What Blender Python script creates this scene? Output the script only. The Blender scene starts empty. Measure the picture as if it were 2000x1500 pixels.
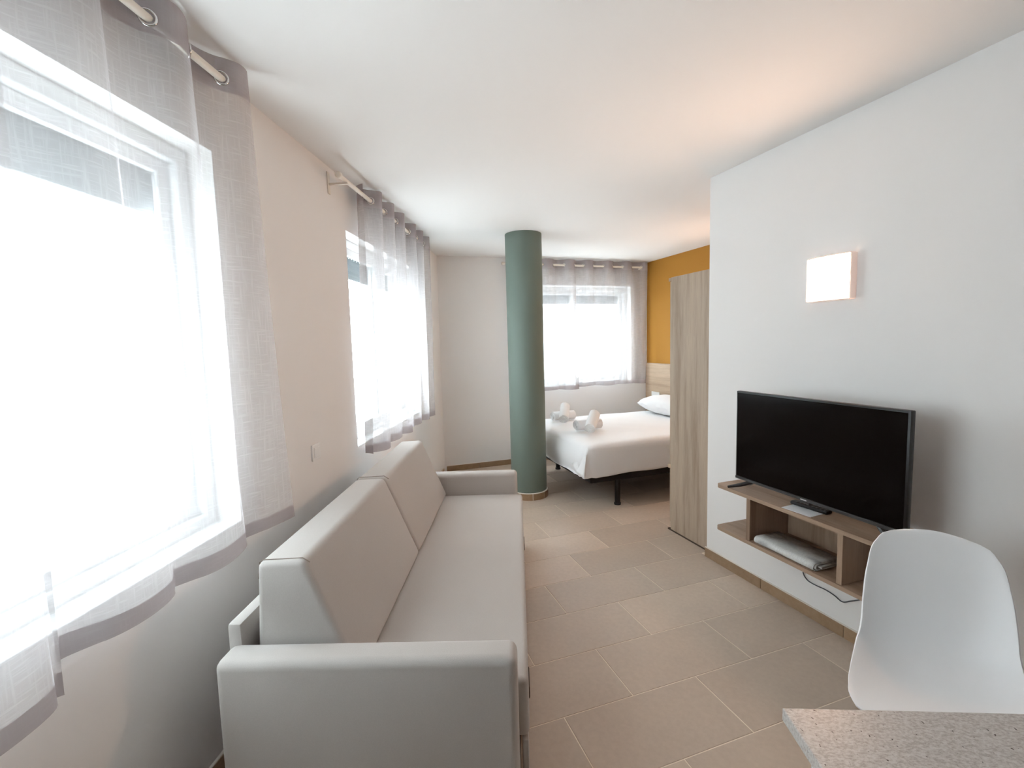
import bpy, bmesh, math, random
from mathutils import Vector, Matrix, noise
random.seed(7)
S = bpy.context.scene
COL = S.collection

# ------------------------------------------------------------------ camera, sky, exposure
cd = bpy.data.cameras.new('camera'); cam = bpy.data.objects.new('camera', cd); COL.objects.link(cam)
cd.sensor_width = 36.0; cd.lens = 16.312; cd.clip_start = 0.02
R_ = Vector((0.9455879, -0.32420623, -0.02745631)); U_ = Vector((0.05443118, 0.07442831, 0.99573976)); F_ = Vector((0.32078151, 0.94305395, -0.08802543))
HCAM = 1.549
M = Matrix.Identity(4)
for i in range(3):
    M[i][0] = R_[i]; M[i][1] = U_[i]; M[i][2] = -F_[i]
M[2][3] = HCAM
cam.matrix_world = M
S.camera = cam
SKY = 14.6
LAMP = 70.0
w = bpy.data.worlds.new('overcast_sky'); S.world = w; w.use_nodes = True
w.node_tree.nodes['Background'].inputs[0].default_value = (0.85, 0.945, 1.0, 1)
w.node_tree.nodes['Background'].inputs[1].default_value = SKY
S.view_settings.view_transform = 'Standard'; S.view_settings.look = 'None'
S.view_settings.gamma = 1.0; S.view_settings.use_curve_mapping = False
S.view_settings.exposure = 0.0

# ------------------------------------------------------------------ measured layout (metres)
H = 2.6
AX = 2.3034          # TV wall plane x
Y0 = 2.574           # end of the TV wall
BX = 3.9033          # yellow wall plane x
DY = 5.5564          # far wall plane y
LX = -1.3204; LA = 0.3947   # left wall: x where it crosses y=0, heading
LDIR = Vector((math.sin(LA), math.cos(LA), 0)); LNRM = Vector((math.cos(LA), -math.sin(LA), 0))
LORG = Vector((LX, 0, 0))
YB = -1.7            # wall behind the camera
SFAR = DY / math.cos(LA); SNEAR = YB / math.cos(LA)
CX, CY, CR = 1.6313, 4.3377, 0.179

# ------------------------------------------------------------------ materials
MATS = {}
def srgb(r, g, b):
    return tuple(((v / 255) / 12.92 if v / 255 <= .04045 else ((v / 255 + .055) / 1.055) ** 2.4) for v in (r, g, b)) + (1,)
def base_mat(name, col, rough=.6, spec=.35, metal=0.0):
    m = bpy.data.materials.new(name); m.use_nodes = True
    b = m.node_tree.nodes['Principled BSDF']
    b.inputs['Base Color'].default_value = col if len(col) == 4 else (*col, 1)
    b.inputs['Roughness'].default_value = rough; b.inputs['Metallic'].default_value = metal
    b.inputs['Specular IOR Level'].default_value = spec
    MATS[name] = m
    return m, m.node_tree, b
def coords(nt, scale=(1, 1, 1), rot=(0, 0, 0), kind='Object'):
    tc = nt.nodes.new('ShaderNodeTexCoord'); mp = nt.nodes.new('ShaderNodeMapping')
    mp.inputs['Scale'].default_value = scale; mp.inputs['Rotation'].default_value = rot
    nt.links.new(tc.outputs[kind], mp.inputs[0]); return mp.outputs[0]
def noise_tex(nt, vec, scale, detail=3, rough=.55):
    n = nt.nodes.new('ShaderNodeTexNoise'); n.inputs['Scale'].default_value = scale
    n.inputs['Detail'].default_value = detail; n.inputs['Roughness'].default_value = rough
    nt.links.new(vec, n.inputs['Vector']); return n.outputs['Fac']
def ramp(nt, fac, stops):
    r = nt.nodes.new('ShaderNodeValToRGB'); e = r.color_ramp.elements
    while len(e) < len(stops): e.new(.5)
    for k, (p, c) in enumerate(stops): e[k].position = p; e[k].color = c
    nt.links.new(fac, r.inputs[0]); return r.outputs[0]
def mixcol(nt, fac, a, b, mode='MIX'):
    n = nt.nodes.new('ShaderNodeMix'); n.data_type = 'RGBA'; n.blend_type = mode
    for sock, v in ((0, fac), (6, a), (7, b)):
        if isinstance(v, (int, float, tuple)): n.inputs[sock].default_value = v
        else: nt.links.new(v, n.inputs[sock])
    return n.outputs[2]
def bump(nt, b, fac, strength=.2, dist=.002):
    n = nt.nodes.new('ShaderNodeBump'); n.inputs['Strength'].default_value = strength; n.inputs['Distance'].default_value = dist
    nt.links.new(fac, n.inputs['Height']); nt.links.new(n.outputs[0], b.inputs['Normal'])

def plaster(name, col, rough=.75):
    m, nt, b = base_mat(name, col, rough, .2)
    bump(nt, b, noise_tex(nt, coords(nt), 140, 3), .06, .001)
plaster('wall_paint', (.83, .81, .795))
plaster('ceiling_paint', (.84, .825, .81))
plaster('yellow_paint', srgb(176, 124, 52))
plaster('low_bounce_taupe', srgb(96, 86, 78))  # tone darkened so the unseen back wall bounces less light
plaster('green_paint', srgb(114, 126, 118), .55)

def tile_mat(name, cols, rough):
    m, nt, b = base_mat(name, cols[0], rough, .4)
    f = noise_tex(nt, coords(nt), 2.6, 4, .6)
    f2 = noise_tex(nt, coords(nt), 40, 3, .6)
    c = ramp(nt, f, [(.3, cols[0]), (.7, cols[1])])
    oi = nt.nodes.new('ShaderNodeObjectInfo')
    c = mixcol(nt, .13, c, ramp(nt, f2, [(.35, (.25, .20, .165, 1)), (.65, (.55, .47, .40, 1))]))
    hv = nt.nodes.new('ShaderNodeHueSaturation'); nt.links.new(c, hv.inputs['Color'])
    mr = nt.nodes.new('ShaderNodeMapRange'); mr.inputs[3].default_value = .9; mr.inputs[4].default_value = 1.1
    nt.links.new(oi.outputs['Random'], mr.inputs[0]); nt.links.new(mr.outputs[0], hv.inputs['Value'])
    nt.links.new(hv.outputs[0], b.inputs['Base Color'])
    bump(nt, b, f2, .08, .001)
tile_mat('floor_tile', (srgb(204, 185, 167), srgb(194, 176, 159)), .45)
tile_mat('skirting_tile', (srgb(166, 136, 104), srgb(150, 120, 90)), .4)
base_mat('grout', srgb(236, 222, 204), .9)
base_mat('caulk', srgb(225, 218, 208), .7)

def wood(name, light, dark, axis):
    m, nt, b = base_mat(name, light, .5, .3)
    sc = {'z': (9, 9, .55), 'y': (9, .55, 9), 'x': (.55, 9, 9)}[axis]
    f = noise_tex(nt, coords(nt, sc), 1.6, 5, .6)
    fine = noise_tex(nt, coords(nt, tuple(v * 7 for v in sc)), 2.0, 4, .65)
    c = ramp(nt, f, [(.33, dark), (.5, light), (.68, tuple(min(1, v * 1.12) for v in light[:3]) + (1,))])
    c = mixcol(nt, .25, c, ramp(nt, fine, [(.35, dark), (.6, light)]))
    nt.links.new(c, b.inputs['Base Color']); bump(nt, b, fine, .08, .001)
wood('oak_upright', srgb(176, 158, 140), srgb(140, 120, 103), 'z')
wood('oak_shelf', srgb(164, 140, 120), srgb(132, 109, 91), 'y')
wood('oak_divider', srgb(164, 140, 120), srgb(132, 109, 91), 'z')
wood('oak_headboard', srgb(196, 172, 148), srgb(170, 144, 120), 'y')

def fabric(name, col, col2, scale=420, rough=.9):
    m, nt, b = base_mat(name, col, rough, .15)
    wv = nt.nodes.new('ShaderNodeTexWave'); wv.wave_type = 'BANDS'; wv.bands_direction = 'Z'; wv.inputs['Scale'].default_value = scale * .3
    nt.links.new(coords(nt), wv.inputs['Vector'])
    f = noise_tex(nt, coords(nt), scale, 2, .6); big = noise_tex(nt, coords(nt), 3, 2)
    c = mixcol(nt, f, col, col2)
    c = mixcol(nt, .15, c, ramp(nt, big, [(.3, col2), (.7, col)]))
    nt.links.new(c, b.inputs['Base Color']); bump(nt, b, f, .25, .0012)
    b.inputs['Sheen Weight'].default_value = .25
fabric('sofa_fabric', srgb(194, 188, 183), srgb(174, 168, 163))
fabric('white_cotton', (.90, .895, .90, 1), (.86, .855, .86, 1), 260)
fabric('terry', (.92, .91, .91, 1), (.85, .84, .84, 1), 520)
base_mat('seam', srgb(140, 127, 118), .9)
base_mat('dark_trim', srgb(70, 58, 48), .6)
base_mat('black_metal', (.012, .012, .013), .45)
base_mat('black_plastic', (.014, .014, .015), .38)
base_mat('black_gloss', (.003, .003, .0032), .14, .12)
base_mat('bezel', (.05, .052, .055), .35, .5)
base_mat('base_cloth', (.02, .018, .018), .9)
base_mat('white_plastic', (.82, .81, .80), .4, .4)
base_mat('chair_plastic', (.83, .825, .83), .38, .45)
base_mat('pole_enamel', srgb(232, 224, 212), .35, .4)
base_mat('chrome', (.75, .74, .73), .15, .5, 1.0)
base_mat('pvc_frame', (.86, .87, .87), .4, .4)
base_mat('shutter_slat', srgb(150, 155, 158), .6)
base_mat('logo_grey', (.6, .6, .62), .4)
base_mat('button_grey', (.16, .16, .17), .5)
base_mat('paper_white', (.80, .81, .83), .7)
base_mat('cable_grey', srgb(84, 88, 92), .5)
base_mat('leg_wood', srgb(196, 160, 118), .5)
base_mat('table_leg', srgb(205, 205, 205), .4)

# newspaper print: soft grey blocks of unreadable columns
m, nt, b = base_mat('newsprint', (.62, .62, .60), .8, .2)
f = noise_tex(nt, coords(nt, (7, 3, 7)), 2.0, 1); g = noise_tex(nt, coords(nt, (30, 260, 30)), 2, 2)
c = ramp(nt, f, [(.46, srgb(214, 215, 212)), (.60, srgb(168, 170, 171)), (.7, srgb(204, 206, 203))])
nt.links.new(mixcol(nt, .18, c, ramp(nt, g, [(.42, srgb(120, 120, 120)), (.55, srgb(222, 222, 218))])), b.inputs['Base Color'])

# speckled quartz of the table
m, nt, b = base_mat('quartz', srgb(190, 180, 172), .35, .4)
v = coords(nt)
f1 = noise_tex(nt, coords(nt, (1, 1.7, 1)), 150, 3, .6); f2 = noise_tex(nt, v, 330, 2, .7); f3 = noise_tex(nt, coords(nt, (1.5, 1, 1)), 95, 2, .5)
c = ramp(nt, f1, [(.36, srgb(162, 154, 148)), (.5, srgb(182, 176, 171)), (.64, srgb(196, 192, 188))])
c = mixcol(nt, ramp(nt, f2, [(.66, (0, 0, 0, 1)), (.72, (.7, .7, .7, 1))]), c, srgb(128, 118, 112))
c = mixcol(nt, ramp(nt, f3, [(.70, (0, 0, 0, 1)), (.72, (1, 1, 1, 1))]), c, srgb(58, 48, 42))
nt.links.new(c, b.inputs['Base Color'])

# sheer curtain cloth: part open weave, part scattering threads
def sheer(name, open_lo, open_hi, col, trans):
    m = bpy.data.materials.new(name); m.use_nodes = True; nt = m.node_tree; nt.nodes.clear()
    out = nt.nodes.new('ShaderNodeOutputMaterial')
    tr = nt.nodes.new('ShaderNodeBsdfTransparent'); df = nt.nodes.new('ShaderNodeBsdfDiffuse'); tl = nt.nodes.new('ShaderNodeBsdfTranslucent')
    a1 = nt.nodes.new('ShaderNodeMixShader'); a2 = nt.nodes.new('ShaderNodeMixShader')
    slub = noise_tex(nt, coords(nt, (75, 75, 5)), 1.6, 3, .6); cross = noise_tex(nt, coords(nt, (9, 9, 110)), 1.6, 2, .5)
    mx = nt.nodes.new('ShaderNodeMath'); mx.operation = 'MAXIMUM'; nt.links.new(slub, mx.inputs[0]); nt.links.new(cross, mx.inputs[1])
    mr = nt.nodes.new('ShaderNodeMapRange'); mr.inputs[1].default_value = .5; mr.inputs[2].default_value = .78
    mr.inputs[3].default_value = open_hi; mr.inputs[4].default_value = open_lo
    nt.links.new(mx.outputs[0], mr.inputs[0])
    df.inputs[0].default_value = col; tl.inputs[0].default_value = tuple(v * .95 for v in col[:3]) + (1,)
    a1.inputs[0].default_value = trans
    nt.links.new(df.outputs[0], a1.inputs[1]); nt.links.new(tl.outputs[0], a1.inputs[2])
    nt.links.new(mr.outputs[0], a2.inputs[0]); nt.links.new(a1.outputs[0], a2.inputs[1]); nt.links.new(tr.outputs[0], a2.inputs[2])
    nt.links.new(a2.outputs[0], out.inputs[0]); MATS[name] = m
sheer('sheer_cloth', .36, .47, (.53, .50, .505, 1), .25)
sheer('sheer_double', .10, .16, (.40, .36, .37, 1), .10)

# window glass: clear pane with a weak mirror
m = bpy.data.materials.new('window_glass'); m.use_nodes = True; nt = m.node_tree; nt.nodes.clear()
out = nt.nodes.new('ShaderNodeOutputMaterial'); tr = nt.nodes.new('ShaderNodeBsdfTransparent'); gl = nt.nodes.new('ShaderNodeBsdfGlossy')
tr.inputs[0].default_value = (.95, .97, .97, 1); gl.inputs['Roughness'].default_value = .02
mx = nt.nodes.new('ShaderNodeMixShader'); mx.inputs[0].default_value = .04
nt.links.new(tr.outputs[0], mx.inputs[1]); nt.links.new(gl.outputs[0], mx.inputs[2]); nt.links.new(mx.outputs[0], out.inputs[0])
MATS['window_glass'] = m
# lamp diffuser
m = bpy.data.materials.new('lamp_glow'); m.use_nodes = True; nt = m.node_tree
e = nt.nodes['Principled BSDF']; e.inputs['Base Color'].default_value = (.9, .88, .84, 1)
e.inputs['Emission Color'].default_value = (1.0, .62, .41, 1); e.inputs['Emission Strength'].default_value = LAMP
MATS['lamp_glow'] = m
m, nt, b = base_mat('lamp_side', (.86, .78, .74), .5)      # frosted rim, faintly lit from inside
b.inputs['Emission Color'].default_value = (1.0, .62, .5, 1); b.inputs['Emission Strength'].default_value = .28

# ------------------------------------------------------------------ object helpers
def link(o): COL.objects.link(o); return o
def thing(name, label, cat, loc=(0, 0, 0), rz=0.0, group=None):
    o = link(bpy.data.objects.new(name, None)); o.empty_display_size = .1
    o.location = loc; o.rotation_euler = (0, 0, rz); o['label'] = label; o['category'] = cat
    if group: o['group'] = group
    return o
def tag(o, label, cat, group=None):
    o['label'] = label; o['category'] = cat
    if group: o['group'] = group
    return o
def struct(o, label=None, cat='room shell'):
    o['kind'] = 'structure'
    if label: o['label'] = label
    o['category'] = cat
    return o
def obj(name, bm, mat, parent=None, smooth=False, loc=None, rz=None, label=None, angle=40):
    bmesh.ops.recalc_face_normals(bm, faces=bm.faces[:])
    me = bpy.data.meshes.new(name); bm.to_mesh(me); bm.free()
    me.materials.append(MATS[mat])
    if smooth:
        for p in me.polygons: p.use_smooth = True
        if angle: me.set_sharp_from_angle(angle=math.radians(angle))
    o = link(bpy.data.objects.new(name, me))
    if loc is not None: o.location = loc
    if rz is not None: o.rotation_euler = (0, 0, rz)
    if parent: o.parent = parent
    if label: o['label'] = label
    return o
def B(): return bmesh.new()
def box(bm, lo, hi, bev=0, seg=2):
    t = bmesh.new()
    vs = [t.verts.new((x, y, z)) for x in (lo[0], hi[0]) for y in (lo[1], hi[1]) for z in (lo[2], hi[2])]
    for q in ((0, 1, 3, 2), (4, 6, 7, 5), (0, 4, 5, 1), (2, 3, 7, 6), (0, 2, 6, 4), (1, 5, 7, 3)): t.faces.new([vs[k] for k in q])
    bmesh.ops.recalc_face_normals(t, faces=t.faces[:])
    if bev: bmesh.ops.bevel(t, geom=t.edges[:], offset=bev, segments=seg, profile=.5, affect='EDGES')
    me = bpy.data.meshes.new('t'); t.to_mesh(me); t.free(); bm.from_mesh(me); bpy.data.meshes.remove(me)
    return bm
def bx(lo, hi, bev=0, seg=2): return box(B(), lo, hi, bev, seg)
def prism(bm, poly, lo, hi, axis='x', bev=0, seg=3):
    """extrude a 2D polygon: axis x -> poly is (y,z); y -> (x,z); z -> (x,y)"""
    t = bmesh.new()
    def P(a, b, h): return {'x': (h, a, b), 'y': (a, h, b), 'z': (a, b, h)}[axis]
    A = [t.verts.new(P(a, b, lo)) for a, b in poly]; C_ = [t.verts.new(P(a, b, hi)) for a, b in poly]
    n = len(poly)
    t.faces.new(A); t.faces.new(C_[::-1])
    for k in range(n): t.faces.new((A[k], A[(k + 1) % n], C_[(k + 1) % n], C_[k]))
    bmesh.ops.recalc_face_normals(t, faces=t.faces[:])
    if bev: bmesh.ops.bevel(t, geom=t.edges[:], offset=bev, segments=seg, profile=.5, affect='EDGES')
    me = bpy.data.meshes.new('t'); t.to_mesh(me); t.free(); bm.from_mesh(me); bpy.data.meshes.remove(me)
    return bm
def tube(bm, pts, r, n=10, cap=True):
    pts = [Vector(p) for p in pts]; rings = []
    for i, p in enumerate(pts):
        d = (pts[min(i + 1, len(pts) - 1)] - pts[max(i - 1, 0)]).normalized()
        up = Vector((0, 0, 1)) if abs(d.z) < .95 else Vector((1, 0, 0))
        a = d.cross(up).normalized(); c_ = a.cross(d)
        rr = r[i] if isinstance(r, (list, tuple)) else r
        rings.append([bm.verts.new(p + rr * (math.cos(2 * math.pi * k / n) * a + math.sin(2 * math.pi * k / n) * c_)) for k in range(n)])
    for A, C_ in zip(rings, rings[1:]):
        for k in range(n): bm.faces.new((A[k], A[(k + 1) % n], C_[(k + 1) % n], C_[k]))
    if cap: bm.faces.new(rings[0][::-1]); bm.faces.new(rings[-1])
    return bm
def lathe(bm, prof, n=32, c=(0, 0, 0)):
    rings = [[bm.verts.new((c[0] + r * math.cos(2 * math.pi * k / n), c[1] + r * math.sin(2 * math.pi * k / n), c[2] + z)) for k in range(n)] for r, z in prof]
    for A, C_ in zip(rings, rings[1:]):
        for k in range(n): bm.faces.new((A[k], A[(k + 1) % n], C_[(k + 1) % n], C_[k]))
    bm.faces.new(rings[0][::-1]); bm.faces.new(rings[-1]); return bm
def torus(bm, c, R, r, ax, n=20, k=8):
    ax = Vector(ax).normalized(); a = ax.cross(Vector((0, 0, 1))).normalized(); e = ax.cross(a); c = Vector(c); rings = []
    for i in range(n):
        t = 2 * math.pi * i / n; d = a * math.cos(t) + e * math.sin(t)
        rings.append([bm.verts.new(c + d * (R + r * math.cos(2 * math.pi * j / k)) + ax * (r * math.sin(2 * math.pi * j / k))) for j in range(k)])
    for i in range(n):
        A, C_ = rings[i], rings[(i + 1) % n]
        for j in range(k): bm.faces.new((A[j], A[(j + 1) % k], C_[(j + 1) % k], C_[j]))
    return bm
def grid(bm, V, close_u=False):
    """V[i][j] of points -> quads"""
    vs = [[bm.verts.new(p) for p in row] for row in V]
    for i in range(len(vs) - 1):
        row = len(vs[0]); rng = range(row) if close_u else range(row - 1)
        for j in rng: bm.faces.new((vs[i][j], vs[i][(j + 1) % row], vs[i + 1][(j + 1) % row], vs[i + 1][j]))
    return vs
# left wall local frame: x = along the wall (s), y = outwards through the wall (-n), z up.  Rotation takes +x to LDIR.
LROT = math.atan2(LDIR.y, LDIR.x)

# ------------------------------------------------------------------ room shell
WT = .28
def wall_with_opening(name, x0, x1, openings, z1=H, t=WT):
    """local: runs along x, occupies y in [0,t], room on the y<0 side"""
    bm = B(); xs = x0
    for (a, b_, za, zb) in openings:
        box(bm, (xs, 0, 0), (a, t, z1)); box(bm, (a, 0, 0), (b_, t, za)); box(bm, (a, 0, zb), (b_, t, z1)); xs = b_
    box(bm, (xs, 0, 0), (x1, t, z1))
    return obj(name, bm, 'wall_paint')
W1 = (.60, 2.24, .86, 2.295); W2 = (3.43, 5.03, .89, 2.285); W3 = (2.02, 3.64, .955, 2.27)
o = wall_with_opening('wall_left', SNEAR - .1, SFAR, [W1, W2]); o.location = LORG; o.rotation_euler = (0, 0, LROT); struct(o, 'white window wall beside the sofa', 'wall')
# thin reveals share the wall; far wall
o = wall_with_opening('wall_far', LORG.x + LDIR.x * SFAR - .2, BX + .15, [W3]); o.location = (0, DY, 0); struct(o, 'white end wall with a window behind the bed', 'wall')
struct(obj('wall_right', bx((AX, YB, 0), (AX + .12, Y0, H)), 'wall_paint'), 'white wall behind the television', 'wall')
struct(obj('wall_partition', bx((AX + .12, Y0 - .12, 0), (BX, Y0, H)), 'wall_paint'), 'white partition behind the wardrobe', 'wall')
struct(obj('wall_bedroom', bx((BX, Y0 - .12, 0), (BX + .15, DY, H)), 'yellow_paint'), 'mustard yellow wall above the headboard', 'wall')
xl = LX + LDIR.x / LDIR.y * YB
struct(obj('wall_back', bx((xl - .3, YB - .15, 0), (AX + .12, YB, H)), 'low_bounce_taupe'), 'plain unseen wall opposite the bed end, darkened taupe to cut bounce light', 'wall')
poly = [(xl - .4, YB - .15), (BX + .15, YB - .15), (BX + .15, DY + WT), (LORG.x + LDIR.x * SFAR - .3, DY + WT)]
struct(obj('ceiling', prism(B(), poly, H, H + .15, 'z'), 'ceiling_paint'), 'smooth white ceiling', 'ceiling')
floor = struct(obj('floor', prism(B(), poly, -.15, -.0016, 'z'), 'grout'), 'beige stone tile floor laid in half bond', 'floor')

# floor tiles, half bond, clipped to the walls
def clip(poly, n, d):   # keep n.p <= d
    out = []
    for k in range(len(poly)):
        p, q = poly[k], poly[(k + 1) % len(poly)]
        fp = n[0] * p[0] + n[1] * p[1] - d; fq = n[0] * q[0] + n[1] * q[1] - d
        if fp <= 0: out.append(p)
        if fp * fq < 0:
            t = fp / (fp - fq); out.append((p[0] + t * (q[0] - p[0]), p[1] + t * (q[1] - p[1])))
    return out
TL, TW, GAP = .6635, .3305, .0045
dL = -(-LNRM.x * LORG.x)
full = None
def tile_mesh(poly):
    bm = B(); cxp = sum(p[0] for p in poly) / len(poly); cyp = sum(p[1] for p in poly) / len(poly)
    top = [bm.verts.new((*p, 0)) for p in poly]
    mid = [bm.verts.new((*p, -.0008)) for p in poly]; bot = [bm.verts.new((*p, -.0016)) for p in poly]
    for v in top: v.co.x += .0012 * (1 if v.co.x < cxp else -1); v.co.y += .0012 * (1 if v.co.y < cyp else -1)
    bm.faces.new(top); n = len(poly)
    for A, C_ in ((top, mid), (mid, bot)):
        for k in range(n): bm.faces.new((A[k], C_[k], C_[(k + 1) % n], A[(k + 1) % n]))
    return bm
for r in range(-11, 14):
    ya, yb_ = 1.309 + r * TW, 1.309 + (r + 1) * TW
    off = 1.409 if r % 2 == 0 else 1.741
    for k in range(-7, 6):
        xa = off + k * TL; xb = xa + TL
        q = [(xa + GAP / 2, ya + GAP / 2), (xb - GAP / 2, ya + GAP / 2), (xb - GAP / 2, yb_ - GAP / 2), (xa + GAP / 2, yb_ - GAP / 2)]
        whole = list(q)
        q = clip(q, (-LNRM.x, -LNRM.y), -(LNRM.x * LORG.x)) if q else q
        if q: q = clip(q, (0, 1), DY)
        if q: q = clip(q, (0, -1), -YB)
        if q: q = clip(q, (1, 0), AX if ya < Y0 else BX)
        if len(q) < 3: continue
        ar = abs(sum(q[i][0] * q[(i + 1) % len(q)][1] - q[(i + 1) % len(q)][0] * q[i][1] for i in range(len(q)))) / 2
        if ar < .002: continue
        if q == whole:
            if full is None:
                hx, hy = (TL - GAP) / 2, (TW - GAP) / 2
                t = obj('floor_tile', tile_mesh([(-hx, -hy), (hx, -hy), (hx, hy), (-hx, hy)]), 'floor_tile', floor); full = t.data
            else:
                t = link(bpy.data.objects.new('floor_tile', full)); t.parent = floor
            t.location = ((xa + xb) / 2, (ya + yb_) / 2, 0)
        else:
            obj('floor_tile', tile_mesh(q), 'floor_tile', floor)

# skirtings made of short tiles with a light top bead
SKH = .069
def skirting(name, cuts, label, loc, rz, sd=-1):
    root = link(bpy.data.objects.new(name, None)); root.location = loc; root.rotation_euler = (0, 0, rz); struct(root, label, 'skirting')
    for a, b_ in zip(cuts, cuts[1:]):
        obj('skirting_tile', bx((a + .0015, min(0, sd * .012), 0), (b_ - .0015, max(0, sd * .012), SKH - .004), .0015, 1), 'skirting_tile', root)
    obj('top_bead', bx((cuts[0], min(0, sd * .010), SKH - .004), (cuts[-1], max(0, sd * .010), SKH), 0), 'caulk', root)
ycuts = [YB + .02] + [1.592 - .511 * k for k in range(7, 0, -1) if 1.592 - .511 * k > YB + .1] + [1.592, 2.103, Y0 + .01]
skirting('baseboard_right', ycuts, 'beige tile skirting under the television shelf', (AX, 0, 0), math.pi / 2, 1)
cc = LORG + LDIR * SFAR
skirting('baseboard_far', [cc.x + .02 + (BX - cc.x - .04) * k / 7 for k in range(8)], 'brown tile skirting along the end wall', (0, DY, 0), 0)
skirting('baseboard_left', [SNEAR + .1 + (SFAR - SNEAR - .2) * k / 16 for k in range(17)], 'brown tile skirting behind the sofa', LORG, LROT)

# ------------------------------------------------------------------ windows
def window(name, label, W, loc, rz):
    a, b_, za, zb = W
    root = link(bpy.data.objects.new(name, None)); root.location = loc; root.rotation_euler = (0, 0, rz); struct(root, label, 'window')
    y0, y1 = .10, .165; f = .055; bm = B()
    for lo, hi in (((a, y0, zb - f), (b_, y1, zb)), ((a, y0, za), (b_, y1, za + f)), ((a, y0, za + f), (a + f, y1, zb - f)), ((b_ - f, y0, za + f), (b_, y1, zb - f))): box(bm, lo, hi, .004, 1)
    obj('window_frame', bm, 'pvc_frame', root)
    mid = (a + b_) / 2; s = .05
    for k, (p, q, yy) in enumerate(((a + f, mid + .03, .108), (mid - .03, b_ - f, .136))):
        bm = B(); z0, z1 = za + f, zb - f
        for lo, hi in (((p, yy, z1 - s), (q, yy + .024, z1)), ((p, yy, z0), (q, yy + .024, z0 + s)), ((p, yy, z0 + s), (p + s, yy + .024, z1 - s)), ((q - s, yy, z0 + s), (q, yy + .024, z1 - s))): box(bm, lo, hi, .003, 1)
        sh = obj('sash', bm, 'pvc_frame', root)
        obj('glass_pane', bx((p + s, yy + .010, z0 + s), (q - s, yy + .014, z1 - s)), 'window_glass', sh)
    bm = B(); box(bm, (a, .0, za - .0), (b_, y0, za + .012), .003, 1)
    obj('window_sill', bm, 'pvc_frame', root)
    return root
window('window_1', 'white sliding window beside the near sofa end', W1, LORG, LROT)
window('window_2', 'white sliding window over the far sofa end', W2, LORG, LROT)
window('window_3', 'white sliding window above the bed', W3, (0, DY, 0), 0)

def shutter(label, W, loc, rz):
    a, b_, za, zb = W
    root = thing('roller_shutter', label, 'shutter', loc, rz)
    zt = zb + .01; zl = 2.07; n = 5; p = (zt - zl) / n
    for k in range(n):
        z0 = zl + k * p; bm = B()
        zl_ = z0 + (.006 if k == 3 else .0005)
        prof = [(.200, zl_), (.196, z0 + p * .5), (.200, z0 + p), (.208, z0 + p), (.206, z0 + p * .5), (.208, zl_)]
        prism(bm, prof, a + .01, b_ - .01, 'x')
        xx = a + .01                                     # perforated link strip under the slat
        while xx < b_ - .06:
            if k == 3: box(bm, (xx, .202, z0 - .001), (xx + .036, .205, z0 + .008))
            xx += .051
        obj('slat', bm, 'shutter_slat', root)
    obj('bottom_rail', bx((a + .01, .197, zl - .018), (b_ - .01, .211, zl + .008), .002, 1), 'shutter_slat', root)
    return root
shutter('grey roller shutter lowered a little outside the window beside the near sofa end', W1, LORG, LROT)
shutter('grey roller shutter lowered a little outside the window over the far sofa end', W2, LORG, LROT)
shutter('grey roller shutter lowered a little outside the window above the bed', W3, (0, DY, 0), 0)

# ------------------------------------------------------------------ curtain rods and sheer curtains (local frame: x along, room at y<0)
RODZ = 2.515
def rod(label, a, b_, loc, rz, brs):
    root = thing('curtain_rod', label, 'curtain rod', loc, rz)
    obj('pole', tube(B(), [(a, -.10, RODZ), (b_, -.10, RODZ)], .0125, 16), 'pole_enamel', root, True)
    for e, d in ((a, -1), (b_, 1)):
        bm = B(); tube(bm, [(e, -.10, RODZ), (e + d * .008, -.10, RODZ), (e + d * .03, -.10, RODZ), (e + d * .036, -.10, RODZ)], [.0125, .018, .018, .012], 16)
        obj('finial', bm, 'pole_enamel', root, True)
    for x in brs:
        bm = B(); box(bm, (x - .014, -.006, RODZ - .075), (x + .014, 0, RODZ + .05), .002, 1); box(bm, (x - .008, -.118, RODZ - .026), (x + .008, -.004, RODZ - .0135), .002, 1)
        obj('bracket', bm, 'pole_enamel', root)
    return root
rod('cream curtain rod over the window beside the near sofa end', .42, 2.195, LORG, LROT, (.5, 1.3))
rod('cream curtain rod over the far sofa end, bare at one end', 3.16, 5.06, LORG, LROT, (3.22, 4.95))
rod('cream curtain rod over the window above the bed', 1.80, 3.76, (0, DY, 0), 0, (1.86, 3.72))

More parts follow.
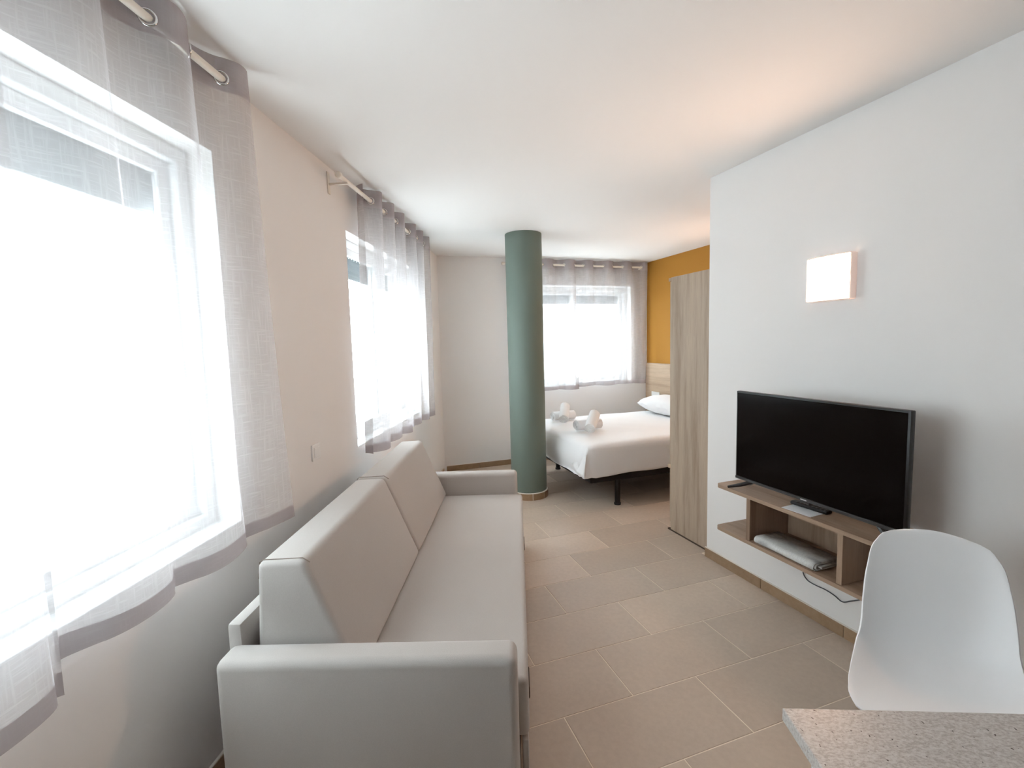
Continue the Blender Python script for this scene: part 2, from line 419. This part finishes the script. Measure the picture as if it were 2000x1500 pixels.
def curtain(label, t0, t1, b0, b1, zb, loc, rz, period, seed, phase=0, amp=.045, ztop=2.586, twist=0.0, ampb=.04):
    """t0..t1 at the rod, b0..b1 at the hem"""
    rnd = random.Random(seed)
    root = thing('curtain', label, 'curtain', loc, rz)
    L = t1 - t0; nx = max(60, int(L / .009)); nz = 44
    hem_z = zb + .055; head_z = ztop - .115
    jit = [rnd.uniform(-.35, .35) for _ in range(40)]; jam = [rnd.uniform(.55, 1.15) for _ in range(40)]
    def pt(u, z):
        v = (ztop - z) / (ztop - zb); v2 = v ** 1.2
        x = (t0 + u * L) * (1 - v2) + (b0 + u * (b1 - b0)) * v2
        ph = 2 * math.pi * (u * L / period) + phase
        q = u * L / period * 2; i = int(q) % 39; fr_ = q - int(q)
        j = jit[i] * (1 - fr_) + jit[i + 1] * fr_; am = jam[i] * (1 - fr_) + jam[i + 1] * fr_
        a = amp * (1 - v2) + ampb * am * v2
        s_ = math.sin(ph + 1.6 * j * v2); s_ = math.copysign(abs(s_) ** .8, s_)
        y = -.10 + a * s_ - .012 * v2 + twist * v2 * (u - .5)
        x += .028 * v2 * math.cos(ph + 2 * j) + .006 * math.cos(2 * ph)
        y += .008 * noise.noise((u * 9 + seed, z * 1.3, seed * .7)) * (.2 + v)
        return (x, y, z)
    def sheet(name, za, zb_, n, mat, lift=0):
        V = []
        for i in range(n + 1):
            z = za + (zb_ - za) * i / n; row = []
            for k in range(nx + 1):
                p = pt(k / nx, z); wob = .006 * math.sin(k * .11 + seed) if zb_ == zb else 0
                row.append((p[0], p[1] + lift, p[2] + wob * (i / n)))
            V.append(row)
        bm = B(); grid(bm, V); return obj(name, bm, mat, root, True, angle=None)
    sheet('heading_band', ztop, head_z, 5, 'sheer_double'); sheet('sheer_panel', head_z, hem_z, nz, 'sheer_cloth'); sheet('hem', hem_z, zb, 4, 'sheer_double')
    # eyelets where the cloth crosses the pole
    k = 0
    while True:
        u = ((k * math.pi - phase) / (2 * math.pi)) * period / L; k += 1
        if u < .01: continue
        if u > .99: break
        p = pt(u, RODZ); q = pt(u + .004, RODZ); d = Vector((q[0] - p[0], q[1] - p[1], 0)).normalized()
        obj('eyelet', torus(B(), p, .022, .0042, (d.y, -d.x, 0)), 'chrome', root, True, angle=None)
    return root
curtain('sheer grey curtain panel overlapping the one beside the switch plate', .46, 1.50, .44, 1.455, .775, LORG, LROT, .31, 3, 0, twist=-.05, ampb=.04)
curtain('sheer grey curtain panel next to the switch plate, ending above the near sofa back', 1.395, 2.275, 1.40, 2.37, .835, LORG, LROT, .31, 5, 0, ampb=.046)
curtain('sheer grey curtain panel over the far sofa back, half open beside bare rod', 3.49, 4.40, 3.33, 4.38, .86, LORG, LROT, .26, 8, 0, amp=.06, ampb=.05)
curtain('sheer grey curtain panel on the sofa wall closest to the green column', 4.36, 5.02, 4.34, 5.0, .86, LORG, LROT, .24, 11, 0, amp=.06)
curtain('sheer grey curtain panel over the bed, partly behind the green column', 1.84, 2.76, 1.84, 2.75, .93, (0, DY, 0), 0, .30, 13, 0, amp=.04)
curtain('sheer grey curtain panel over the bed in the corner with the yellow wall', 2.72, 3.82, 2.70, 3.80, .955, (0, DY, 0), 0, .29, 17, 0, amp=.04, ampb=.03)

# ------------------------------------------------------------------ green column
col = thing('column', 'round sage green column between sofa and bed', 'column', (CX, CY, 0))
obj('shaft', lathe(B(), [(CR, .07), (CR, H - .004), (CR - .001, H - .001)], 64), 'green_paint', col, True)
n = 9
for k in range(n):
    a0 = 2 * math.pi * k / n + .02 - .35; a1 = 2 * math.pi * (k + 1) / n - .02 - .35; poly = []
    for i in range(7): t = a0 + (a1 - a0) * i / 6; poly.append(((CR + .014) * math.cos(t), (CR + .014) * math.sin(t)))
    for i in range(6, -1, -1): t = a0 + (a1 - a0) * i / 6; poly.append(((CR - .01) * math.cos(t), (CR - .01) * math.sin(t)))
    obj('plinth_tile', prism(B(), poly, 0, .064, 'z'), 'skirting_tile', col)
bm = lathe(B(), [(CR + .010, .0005), (CR + .010, .066), (CR + .001, .0705)], 64); obj('plinth_bead', bm, 'caulk', col, True)

# ------------------------------------------------------------------ wardrobe
WX = 2.36; WF = 3.045; WTOP = 2.022
wr = thing('wardrobe', 'tall grey oak wardrobe between the television wall and the bed', 'wardrobe', (WX, Y0 + .012, 0))
dy = WF - Y0 - .012; wl = BX - WX - .03
obj('side_panel', bx((0, 0, .012), (.022, dy, WTOP - .002), .0015, 1), 'oak_upright', wr)
obj('side_panel', bx((wl - .022, 0, .012), (wl, dy, WTOP - .002), .0015, 1), 'oak_upright', wr)
obj('back_panel', bx((.022, 0, .06), (wl - .022, .01, WTOP - .022)), 'oak_upright', wr)
obj('top_panel', bx((.022, .01, WTOP - .024), (wl - .022, dy + .03, WTOP - .002), .0015, 1), 'oak_shelf', wr)
obj('cornice', bx((0, dy, WTOP - .03), (wl, dy + .032, WTOP - .005), .0015, 1), 'oak_shelf', wr)
obj('plinth', bx((.022, .02, 0), (wl - .022, dy - .02, .06)), 'oak_shelf', wr)
obj('foot_strip', bx((0, 0, 0), (.02, dy + .035, .012)), 'dark_trim', wr)
obj('drawer_ledge', bx((0, dy, .512), (wl, dy + .038, .54), .002, 1), 'oak_headboard', wr)
nd = 3
for k in range(nd):
    xa = .003 + k * (wl - .006) / nd; xb = xa + (wl - .006) / nd - .003
    dd = obj('door', bx((xa, dy - .002, .545), (xb, dy + .016, WTOP - .034), .0015, 1), 'oak_upright', wr)
    kx = xa + .03 if k % 2 == 0 else xb - .03
    obj('door_knob', tube(B(), [(kx, dy + .016, 1.62), (kx, dy + .026, 1.62), (kx, dy + .034, 1.62), (kx, dy + .038, 1.62)], [.006, .007, .014, .012], 14), 'chrome', dd, True)
    dr = obj('drawer', bx((xa, dy - .002, .07), (xb, dy + .016, .508), .0015, 1), 'oak_upright', wr)

# ------------------------------------------------------------------ wall lamps
def sconce(label, x, y, z):
    root = thing('wall_lamp', label, 'wall lamp', (x, y, z), 0)
    # local: wall at x=0, room at x<0; 0.23 wide, 0.22 high; shallow box with a curved glass front
    obj('back_plate', bx((-.012, -.108, -.103), (0, .108, .103), .002, 1), 'white_plastic', root)
    for s in (-1, 1): obj('side_cheek', bx((-.040, s * .1125 - .0035, -.108), (0, s * .1125 + .0035, .108), .0015, 1), 'lamp_side', root)
    V = []
    for i in range(17):
        t = -1 + 2 * i / 16; yy = t * .108; xx = -.040 - .016 * (1 - t * t); V.append([(xx, yy, -.106), (xx, yy, .106), (xx + .005, yy, .106), (xx + .005, yy, -.106)])
    bm = B(); vs = grid(bm, V, True); bm.faces.new(vs[0]); bm.faces.new(vs[-1][::-1]); obj('glass_shade', bm, 'lamp_glow', root, True)
    for z_ in (-.1115, .1065):  # added caps, keep the lamp glow off the wall above and below
        poly = [(0, .1085), (0, -.1085)] + [(-.041 - .017 * (1 - (-1 + i / 8) ** 2), (-1 + i / 8) * .1085) for i in range(17)]
        obj('light_stop_cap', prism(B(), poly, z_, z_ + .005, 'z'), 'lamp_side', root)
    return root
sconce('lit square wall lamp above the television', AX, 1.715, 1.827)
sconce('lit square wall lamp on the yellow wall beside the bed', BX, 3.62, 1.825)

# ------------------------------------------------------------------ switch and socket
sw = thing('switch_plate', 'small white switch plate between the two sofa wall windows', 'switch', LORG + LDIR * 2.865 + Vector((0, 0, 1.0)), LROT)
obj('plate', bx((-.043, -.009, -.043), (.043, 0, .043), .003, 2), 'white_plastic', sw)
obj('rocker', bx((-.028, -.013, -.028), (.028, -.006, .028), .003, 2), 'white_plastic', sw)

# ------------------------------------------------------------------ sofa (local: x = along from near arm to far arm, y = backwards (towards window wall), z up)
SA = .341
SU = Vector((math.sin(SA), math.cos(SA), 0)); SO = Vector((0.437846, 1.30853, 0))
sofa = thing('sofa', 'grey beige fabric sofa bed under the windows', 'sofa', SO, math.atan2(SU.y, SU.x))
A0, A1 = -.066, .044; Bf0, Bf1 = 1.935, 2.045
for a, b_ in ((A0, A1), (Bf0, Bf1)):
    obj('armrest', bx((a, 0, .03), (b_, .925, .605), .028, 4), 'sofa_fabric', sofa, True, angle=60)
bm = B(); box(bm, (A1 + .003, -.034, .245), (Bf0 - .003, .72, .452), .022, 4); obj('seat', bm, 'sofa_fabric', sofa, True, angle=60)
obj('front_panel', bx((A1 + .003, -.03, .04), (Bf0 - .003, -.008, .238), .006, 2), 'sofa_fabric', sofa, True)
obj('base_frame', bx((A1 - .004, .0, .05), (Bf0 + .004, .88, .243), .004, 1), 'seam', sofa)
for xx in (.32, 1.62):
    obj('pull_handle', bx((xx, -.040, .16), (xx + .12, -.028, .21), .005, 2), 'dark_trim', sofa)
obj('back_frame', bx((A1 - .02, .885, .2), (Bf0 + .02, .93, .675), .010, 2), 'sofa_fabric', sofa, True)
def cushion(xa, xb, name):
    # wedge section in (y,z): broad base, narrower top, back almost upright
    sec = [(.515, .456), (.84, .456), (.86, .52), (.838, .862), (.685, .868)]
    bm = B(); prism(bm, sec, xa, xb, 'x', .022, 4)
    for v in bm.verts:                                   # slight upholstery belly on the front
        k = max(0, 1 - abs((v.co.z - .66) / .24)) * math.sin(math.pi * min(1, max(0, (v.co.x - xa) / (xb - xa))))
        if v.co.y < .72: v.co.y -= .010 * k
    cu = obj(name, bm, 'sofa_fabric', sofa, True, angle=50)
    for e in (xa + .02,):
        pts = [(e, .845, .80), (e, .838, .855), (e, .825, .8640), (e, .76, .8655), (e, .695, .868), (e, .672, .852)]
        obj('piping', tube(B(), pts, .0016, 6), 'seam', cu, True)
    return cu
cushion(A1 + .012, .986, 'back_cushion'); cushion(.992, Bf0 - .006, 'back_cushion')
for x in (.1, 1.86):
    for y in (.06, .82): obj('foot', lathe(B(), [(.018, 0), (.02, .035), (.02, .055)], 14, (x, y, 0)), 'black_plastic', sofa, True)

# ------------------------------------------------------------------ bed and bedding
BX0, BX1, BY0, BY1 = 1.985, 3.825, 3.69, 5.14
bed = thing('bed', 'double bed on a dark base with round black legs', 'bed', (BX0, BY0, 0))
LB, WB = BX1 - BX0, BY1 - BY0
obj('base', bx((.0, .0, .25), (LB, WB, .318), .01, 2), 'base_cloth', bed)
obj('mattress', bx((.0, .0, .32), (LB, WB, .585), .05, 4), 'white_cotton', bed, True)
for x in (.31, LB - .3):
    for y in (.05, WB - .05):
        lg = obj('leg', lathe(B(), [(.026, .018), (.026, .25)], 20, (x, y, 0)), 'black_metal', bed, True)
        obj('foot_cap', lathe(B(), [(.032, 0), (.033, .016), (.027, .022)], 20, (x, y, 0)), 'black_plastic', lg, True)
def rrect(hx, hy, r, n=9):
    pts = []
    for cxs, cys, a0 in ((1, 1, 0), (-1, 1, 90), (-1, -1, 180), (1, -1, 270)):
        for i in range(n):
            t = math.radians(a0 + 90 * i / (n - 1)); pts.append((cxs * (hx - r) + r * math.cos(t), cys * (hy - r) + r * math.sin(t), cxs, cys))
    out = []
    for k in range(len(pts)):                            # resample the straight runs
        p, q = pts[k], pts[(k + 1) % len(pts)]; d = math.hypot(q[0] - p[0], q[1] - p[1]); m_ = max(1, int(d / .05))
        for i in range(m_): out.append((p[0] + (q[0] - p[0]) * i / m_, p[1] + (q[1] - p[1]) * i / m_))
    return out
bm = B(); hx, hy = LB / 2 + .03, WB / 2 + .035; ring = rrect(hx, hy, .055); rows = []
prof = [(.5, .0), (.75, .0), (.9, -.001), (.96, -.006), (1, -.022), (1.012, -.05), (1.012, -.09), (1.008, -.14), (1.004, -.19), (1.0, -.24), (.998, -.285), (.99, -.31), (.975, -.312)]
for s_, dz in prof:
    row = []
    for (px, py) in ring:
        # keep a uniform inset rather than scaling
        ins = (1 - s_)
        if s_ < .97: qx, qy = px * (1 - ins), py * (1 - ins)
        else: qx, qy = px + math.copysign(min(abs(px), (s_ - 1) * 1.0), px) * .6, py + (s_ - 1) * .6 * (1 if py > 0 else -1)
        z = .622 + dz
        wv = noise.noise((px * 2.3, py * 2.3, dz * 4)); fold = noise.noise((px * 7, py * 7, dz * 1.5 + 3))
        if s_ >= .97:
            side = min(1, -dz / .2); qx += .010 * fold * side; qy += .008 * fold * side
            foot = 1 if px < -hx + .12 else 0
            if foot: qx -= .035 * math.sin(math.pi * min(1, -dz / .31)) + .02 * side
            cdist = math.hypot(px + hx, py + hy)          # gathered corner at the foot
            if cdist < .3:
                k = (1 - cdist / .3) * side; qx += .022 * k * math.sin(cdist * 62 + dz * 9); qy += .020 * k * math.sin(cdist * 55 + dz * 6)
        z += .008 * wv * (1 if s_ < .97 else .5)
        if dz < -.28: z += .014 * noise.noise((px * 3, py * 3, 9)) + .02 * max(0, (px + hx) / (2 * hx))
        row.append((qx + LB / 2, qy + WB / 2, z))
    rows.append(row)
vs = grid(bm, rows, True)
bm.faces.new(vs[0])
dv = obj('duvet', bm, 'white_cotton', None, True, loc=(BX0, BY0, 0), angle=None); tag(dv, 'smooth white duvet tucked over the bed, gathered at the foot corner', 'duvet')
for (p0, p1, p2) in (((-.052, -.030, .535), (-.086, -.046, .322), (-.096, .11, .345)), ((-.060, -.012, .50), (-.092, .06, .330), (-.090, .19, .40))):
    V = []
    for i in range(9):
        t = i / 8; A = Vector(p0).lerp(Vector(p1), t); Bq = Vector(p0).lerp(Vector(p2), t); row = []
        for j in range(7):
            q = A.lerp(Bq, j / 6); row.append((q.x - .008 * math.sin(math.pi * j / 6) * t, q.y, q.z))
        V.append(row)
    bm = B(); grid(bm, V); bmesh.ops.remove_doubles(bm, verts=bm.verts[:], dist=.0002)
    fo = obj('corner_fold', bm, 'white_cotton', dv, True, angle=None); md = fo.modifiers.new('thick', 'SOLIDIFY'); md.thickness = .008; md.offset = 0
# pillow
def pillow(cx, cy, cz, lx, ly, h, rx):
    V = []; n = 30
    for sgn in (1, -1):
        for i in range(n + 1):
            row = []
            for j in range(n + 1):
                u, v = -1 + 2 * i / n, -1 + 2 * j / n
                f = max(0, (1 - abs(u) ** 3.2)) ** .55 * max(0, (1 - abs(v) ** 4.5)) ** .6
                row.append((u * lx / 2 * (1 - .05 * v * v), v * ly / 2 * (1 - .04 * u * u), sgn * h / 2 * f + .006 * noise.noise((u * 3, v * 5, sgn))))
            V.append(row)
        if sgn == 1: top = V; V = []
    bm = B(); grid(bm, top); grid(bm, V); bmesh.ops.remove_doubles(bm, verts=bm.verts[:], dist=.0005)
    o = obj('pillow', bm, 'white_cotton', None, True, loc=(cx, cy, cz), angle=None); o.rotation_euler = (0, rx, 0); return o
tag(pillow(3.63, 4.46, .742, .42, 1.36, .23, math.radians(-2)), 'long plump white pillow against the headboard', 'pillow')
hb = thing('headboard', 'pale oak headboard panel on the yellow wall', 'headboard', (BX - .027, 3.12, 0))
zs = [.02, .42, .82, 1.222]
for a, b_ in zip(zs, zs[1:]): obj('board', bx((0, 0, a + .001), (.025, DY - 3.12 - .005, b_ - .001), .001, 1), 'oak_headboard', hb)
so = thing('wall_socket', 'white double socket plate on the headboard above the pillow', 'socket', (BX - .027, 5.32, .79))
obj('plate', bx((-.010, -.085, -.043), (0, .085, .043), .003, 2), 'white_plastic', so)
for s in (-1, 1):
    ins_ = obj('socket_insert', bx((-.0125, s * .042 - .026, -.026), (-.006, s * .042 + .026, .026), .004, 2), 'white_plastic', so)
# rolled towels
def towel(label, c, d, L, r, tilt=0):
    bm = B(); n = 46; turns = 3.2; prof = []
    for i in range(n * 2):
        t = i / (n * 2 - 1); a = t * turns * 2 * math.pi; rr = r * (.16 + .84 * t); prof.append((rr * math.cos(a), rr * math.sin(a)))
    V = []
    for k in range(9):
        x = -L / 2 + L * k / 8; sh = 1 + .05 * noise.noise((k * .7, c[0] * 9, c[1] * 5)); V.append([(x + .006 * noise.noise((p[0] * 30, p[1] * 30, k)) * (1 if k in (0, 8) else 0), p[0] * sh, p[1] * sh * .92) for p in prof])
    grid(bm, V)
    # body fills the roll so the end shows a tight spiral
    tube(bm, [(-L / 2 + .008, 0, 0), (L / 2 - .008, 0, 0)], r * .93, 24)
    o = obj('rolled_towel', bm, 'terry', None, True, loc=c, angle=45); o.rotation_euler = (0, -tilt, math.atan2(d[1], d[0])); return tag(o, label, 'towel', 'rolled towels on the bed')
T = .628
towel('rolled white towel lying flat at the bed foot, closer to the window', (2.30, 4.92, T + .056), (1, .05), .29, .056)
towel('rolled white towel propped across another, closer to the bed window', (2.24, 4.76, T + .116), (.50, .86), .27, .058, math.radians(27))
towel('rolled white towel lying flat at the bed foot, closer to the wardrobe side', (2.28, 4.27, T + .056), (1, .05), .30, .056)
towel('rolled white towel propped across another, closer to the wardrobe side', (2.24, 4.11, T + .116), (.66, .75), .27, .058, math.radians(25))

# ------------------------------------------------------------------ television shelf
SD = .30; SX0 = AX - SD
tvs = thing('wall_shelf', 'floating oak television shelf with open compartments', 'shelf', (AX, 0, 0))
yl, yr = 2.172, 1.20
def board(z0, z1, r=.03):
    poly = []
    for (cx_, cy_, a0) in ((-SD + r, yl - r, 90), (-SD + r, yr + r, 180)):
        for i in range(7): t = math.radians(a0 + 15 * i); poly.append((cx_ + r * math.cos(t), cy_ + r * math.sin(t)))
    poly += [(0, yr), (0, yl)]
    return prism(B(), poly, z0, z1, 'z')
obj('top_board', board(.663, .683), 'oak_shelf', tvs); obj('bottom_board', board(.407, .427), 'oak_shelf', tvs)
for yy in (1.935, 1.425): obj('divider', bx((-SD + .006, yy - .0125, .427), (0, yy + .0125, .663), .001, 1), 'oak_divider', tvs)
obj('back_panel', bx((-.012, 1.4375, .427), (0, 1.9225, .663)), 'oak_divider', tvs)

# television
TVA = .0154; tw = .8807; th = tw * .5725
tv = thing('television', 'black flat screen television on the oak shelf', 'television', (2.0485, 2.0665, .683), -math.pi / 2 - TVA)
# local: x runs from the far end to the near end, y: +y towards the room... front plane y=0, body behind at +y
z0 = .057
sgn = 1
bm = bx((0, .0, z0), (tw, .028, z0 + th), .004, 2); obj('casing', bm, 'black_plastic', tv, True)
bm = bx((.14, .026, z0 + .06), (tw - .14, .07, z0 + th * .62), .02, 3); obj('rear_housing', bm, 'black_plastic', tv, True)
obj('screen', bx((.010, -.0015, z0 + .020), (tw - .010, .002, z0 + th - .010)), 'black_gloss', tv)
obj('bottom_bezel', bx((.002, -.004, z0 + .002), (tw - .002, .004, z0 + .016), .001, 1), 'bezel', tv)
obj('logo', bx((tw / 2 - .020, -.0052, z0 + .006), (tw / 2 + .012, -.0035, z0 + .011)), 'logo_grey', tv)
obj('infrared_lug', bx((tw / 2 - .025, -.003, z0 - .010), (tw / 2 + .025, .02, z0 + .001), .002, 1), 'bezel', tv)
for x in (.11, tw - .11):
    sx = -1 if x < tw / 2 else 1
    bm = B()
    for (yy, zz) in ((-.045, 0), (.10, 0)):
        tube(bm, [(x, .014, z0 + .004), (x + sx * .06, (.014 + yy) / 2, .030), (x + sx * .118, yy, .007)], [.012, .011, .007], 8)
    ft = obj('stand_foot', bm, 'black_plastic', tv, True)

# things on the shelf
pp = obj('paper_card', bx((-.055, -.075, 0), (.055, .075, .0015)), 'paper_white', None, loc=(2.068, 1.655, .683), rz=math.radians(4)); tag(pp, 'white paper card lying under the remote control', 'paper')
def remote(label, loc, rz, L):
    root = thing('remote_control', label, 'remote', loc, rz)
    obj('body', bx((-.022, -L / 2, 0), (.022, L / 2, .018), .006, 3), 'black_plastic', root, True)
    for r in range(int(L / .02) - 1):
        for k in (-1, 0, 1): obj('button', bx((k * .012 - .004, -L / 2 + .016 + r * .02 - .003, .0165), (k * .012 + .004, -L / 2 + .016 + r * .02 + .003, .0195), .001, 1), 'button_grey', root)
    return root
remote('black remote control resting on the white card below the screen', (2.118, 1.655, .685), math.radians(6), .185)

# folded newspaper
np_ = thing('newspaper', 'folded newspaper lying in the open shelf compartment', 'newspaper', (2.105, 1.718, .427))
Lh = .172
for k in range(4):                                       # nested folded sections, fold towards the room
    z0 = .001 + k * .0046; z1 = .040 - k * .0046; w_ = .075 - k * .005; pts = []
    for i in range(9):
        t = math.pi / 2 + math.pi * i / 8; pts.append((-w_ + (z1 - z0) / 2 * math.cos(t) * 1.2, (z0 + z1) / 2 + (z1 - z0) / 2 * math.sin(t)))
    outer = [(w_, z1)] + pts + [(w_, z0)]
    V = []
    for j in range(13):
        yy = -Lh + 2 * Lh * j / 12
        V.append([(px + .002 * noise.noise((yy * 5, px * 5, k)), yy + (-.006 if k % 2 else .004) * k, pz + .003 * noise.noise((yy * 4, px * 8, k + 5)) * (pz / .040)) for px, pz in outer])
    bm = B(); grid(bm, V)
    t = obj('folded_section', bm, 'newsprint', np_, True, angle=None)
    md = t.modifiers.new('thick', 'SOLIDIFY'); md.thickness = .0022; md.offset = -1

# cable on the wall
pts2 = [(1.86, .402), (1.834, .30), (1.827, .235), (1.80, .205), (1.755, .200), (1.70, .203), (1.65, .197), (1.606, .185), (1.56, .215), (1.50, .25), (1.40, .262), (1.28, .27)]
sm = []
for i in range(len(pts2) - 1):
    p0 = pts2[max(i - 1, 0)]; p1 = pts2[i]; p2 = pts2[i + 1]; p3 = pts2[min(i + 2, len(pts2) - 1)]
    for k in range(6):
        t = k / 6; sm.append(tuple(.5 * (2 * p1[c_] + (p2[c_] - p0[c_]) * t + (2 * p0[c_] - 5 * p1[c_] + 4 * p2[c_] - p3[c_]) * t * t + (3 * p1[c_] - p0[c_] - 3 * p2[c_] + p3[c_]) * t ** 3) for c_ in (0, 1)))
sm.append(pts2[-1])
cb = obj('power_cable', tube(B(), [(AX - .006, y, z) for y, z in sm], .003, 8), 'cable_grey', None, True); tag(cb, 'thin dark cable drooping on the wall below the shelf', 'cable')

# ------------------------------------------------------------------ shell chair
PROF = [(-0.0431, 0.8557, 0.0833, 0.0052), (-0.0341, 0.84, 0.126, 0.0125), (-0.0197, 0.8034, 0.1586, 0.0209), (0.0114, 0.7093, 0.1848, 0.0365), (0.0432, 0.6046, 0.1949, 0.0521), (0.0736, 0.5209, 0.198, 0.0626), (0.12, 0.465, 0.205, 0.0626), (0.19, 0.44, 0.215, 0.0521), (0.28, 0.432, 0.225, 0.0365), (0.36, 0.437, 0.230, 0.0209), (0.42, 0.441, 0.222, 0.0083), (0.452, 0.437, 0.195, 0.0), (0.468, 0.426, 0.14, 0.0)]
def hermite(P, n):
    d = [0]
    for a, b_ in zip(P, P[1:]): d.append(d[-1] + math.hypot(b_[0] - a[0], b_[1] - a[1]))
    K = len(P); D = len(P[0]); T_ = []
    for i in range(K):
        if i == 0: T_.append([(P[1][c_] - P[0][c_]) / (d[1] - d[0]) for c_ in range(D)])
        elif i == K - 1: T_.append([(P[-1][c_] - P[-2][c_]) / (d[-1] - d[-2]) for c_ in range(D)])
        else:
            h0, h1 = d[i] - d[i - 1], d[i + 1] - d[i]
            T_.append([(h0 * (P[i + 1][c_] - P[i][c_]) / h1 + h1 * (P[i][c_] - P[i - 1][c_]) / h0) / (h0 + h1) for c_ in range(D)])
    out = []
    for q in range(n):
        x = d[-1] * q / (n - 1); i = 0
        while i < K - 2 and x > d[i + 1]: i += 1
        h = d[i + 1] - d[i]; s = (x - d[i]) / h
        out.append([(2 * s ** 3 - 3 * s * s + 1) * P[i][c_] + (s ** 3 - 2 * s * s + s) * h * T_[i][c_] + (-2 * s ** 3 + 3 * s * s) * P[i + 1][c_] + (s ** 3 - s * s) * h * T_[i + 1][c_] for c_ in range(D)])
    return out
CROT = 4.107
ch = thing('shell_chair', 'white moulded plastic shell chair at the speckled table', 'chair', (1.846, .988, 0), -CROT)
pr_ = hermite(PROF, 56); V = []
for i, p in enumerate(pr_):
    a, b_ = pr_[max(i - 1, 0)], pr_[min(i + 1, len(pr_) - 1)]
    tx, tz = b_[0] - a[0], b_[1] - a[1]; l_ = math.hypot(tx, tz); nx_, nz_ = -tz / l_, tx / l_
    row = []
    for j in range(33):
        wv = -1 + 2 * j / 32; k = p[3] * abs(wv) ** 2.5
        row.append((wv * p[2] * .973, p[0] + nx_ * k, p[1] + nz_ * k - .016 * wv * wv * math.exp(-i / 2.5)))
    V.append(row)
bm = B(); grid(bm, V)
o = obj('shell', bm, 'chair_plastic', ch, True, angle=None)
md = o.modifiers.new('thick', 'SOLIDIFY'); md.thickness = .007; md.offset = 0
md = o.modifiers.new('rim', 'BEVEL'); md.width = .003; md.segments = 2; md.limit_method = 'ANGLE'
for sx in (-1, 1):
    for yy, fy in ((.12, .05), (.36, .43)):
        obj('leg', tube(B(), [(sx * .10, yy, .422), (sx * .20, fy, 0)], [.014, .010], 12), 'leg_wood', ch, True)
obj('leg_bracket', bx((-.12, .11, .405), (.12, .37, .424), .004, 1), 'black_metal', ch)
for yy in (.10, .38): obj('cross_brace', tube(B(), [(-.14, yy, .25), (.14, yy, .25)], .005, 8), 'black_metal', ch, True)

# ------------------------------------------------------------------ table (local x along the far edge, y = away from the chair wall)
tb = thing('table', 'speckled stone topped table with a thin pale edge', 'table', (.834, .703, 0), math.atan2(LNRM.y, LNRM.x))
TLn, TWd = 1.15, .70
obj('table_top', bx((0, -TWd, .722), (TLn, 0, .75), .0025, 2), 'quartz', tb)
for x in (.06, TLn - .06):
    for y in (-.06, -TWd + .06): obj('leg', bx((x - .02, y - .02, 0), (x + .02, y + .02, .70), .002, 1), 'table_leg', tb)
obj('apron', bx((.04, -TWd + .04, .70), (TLn - .04, -.04, .722), .001, 1), 'table_leg', tb)
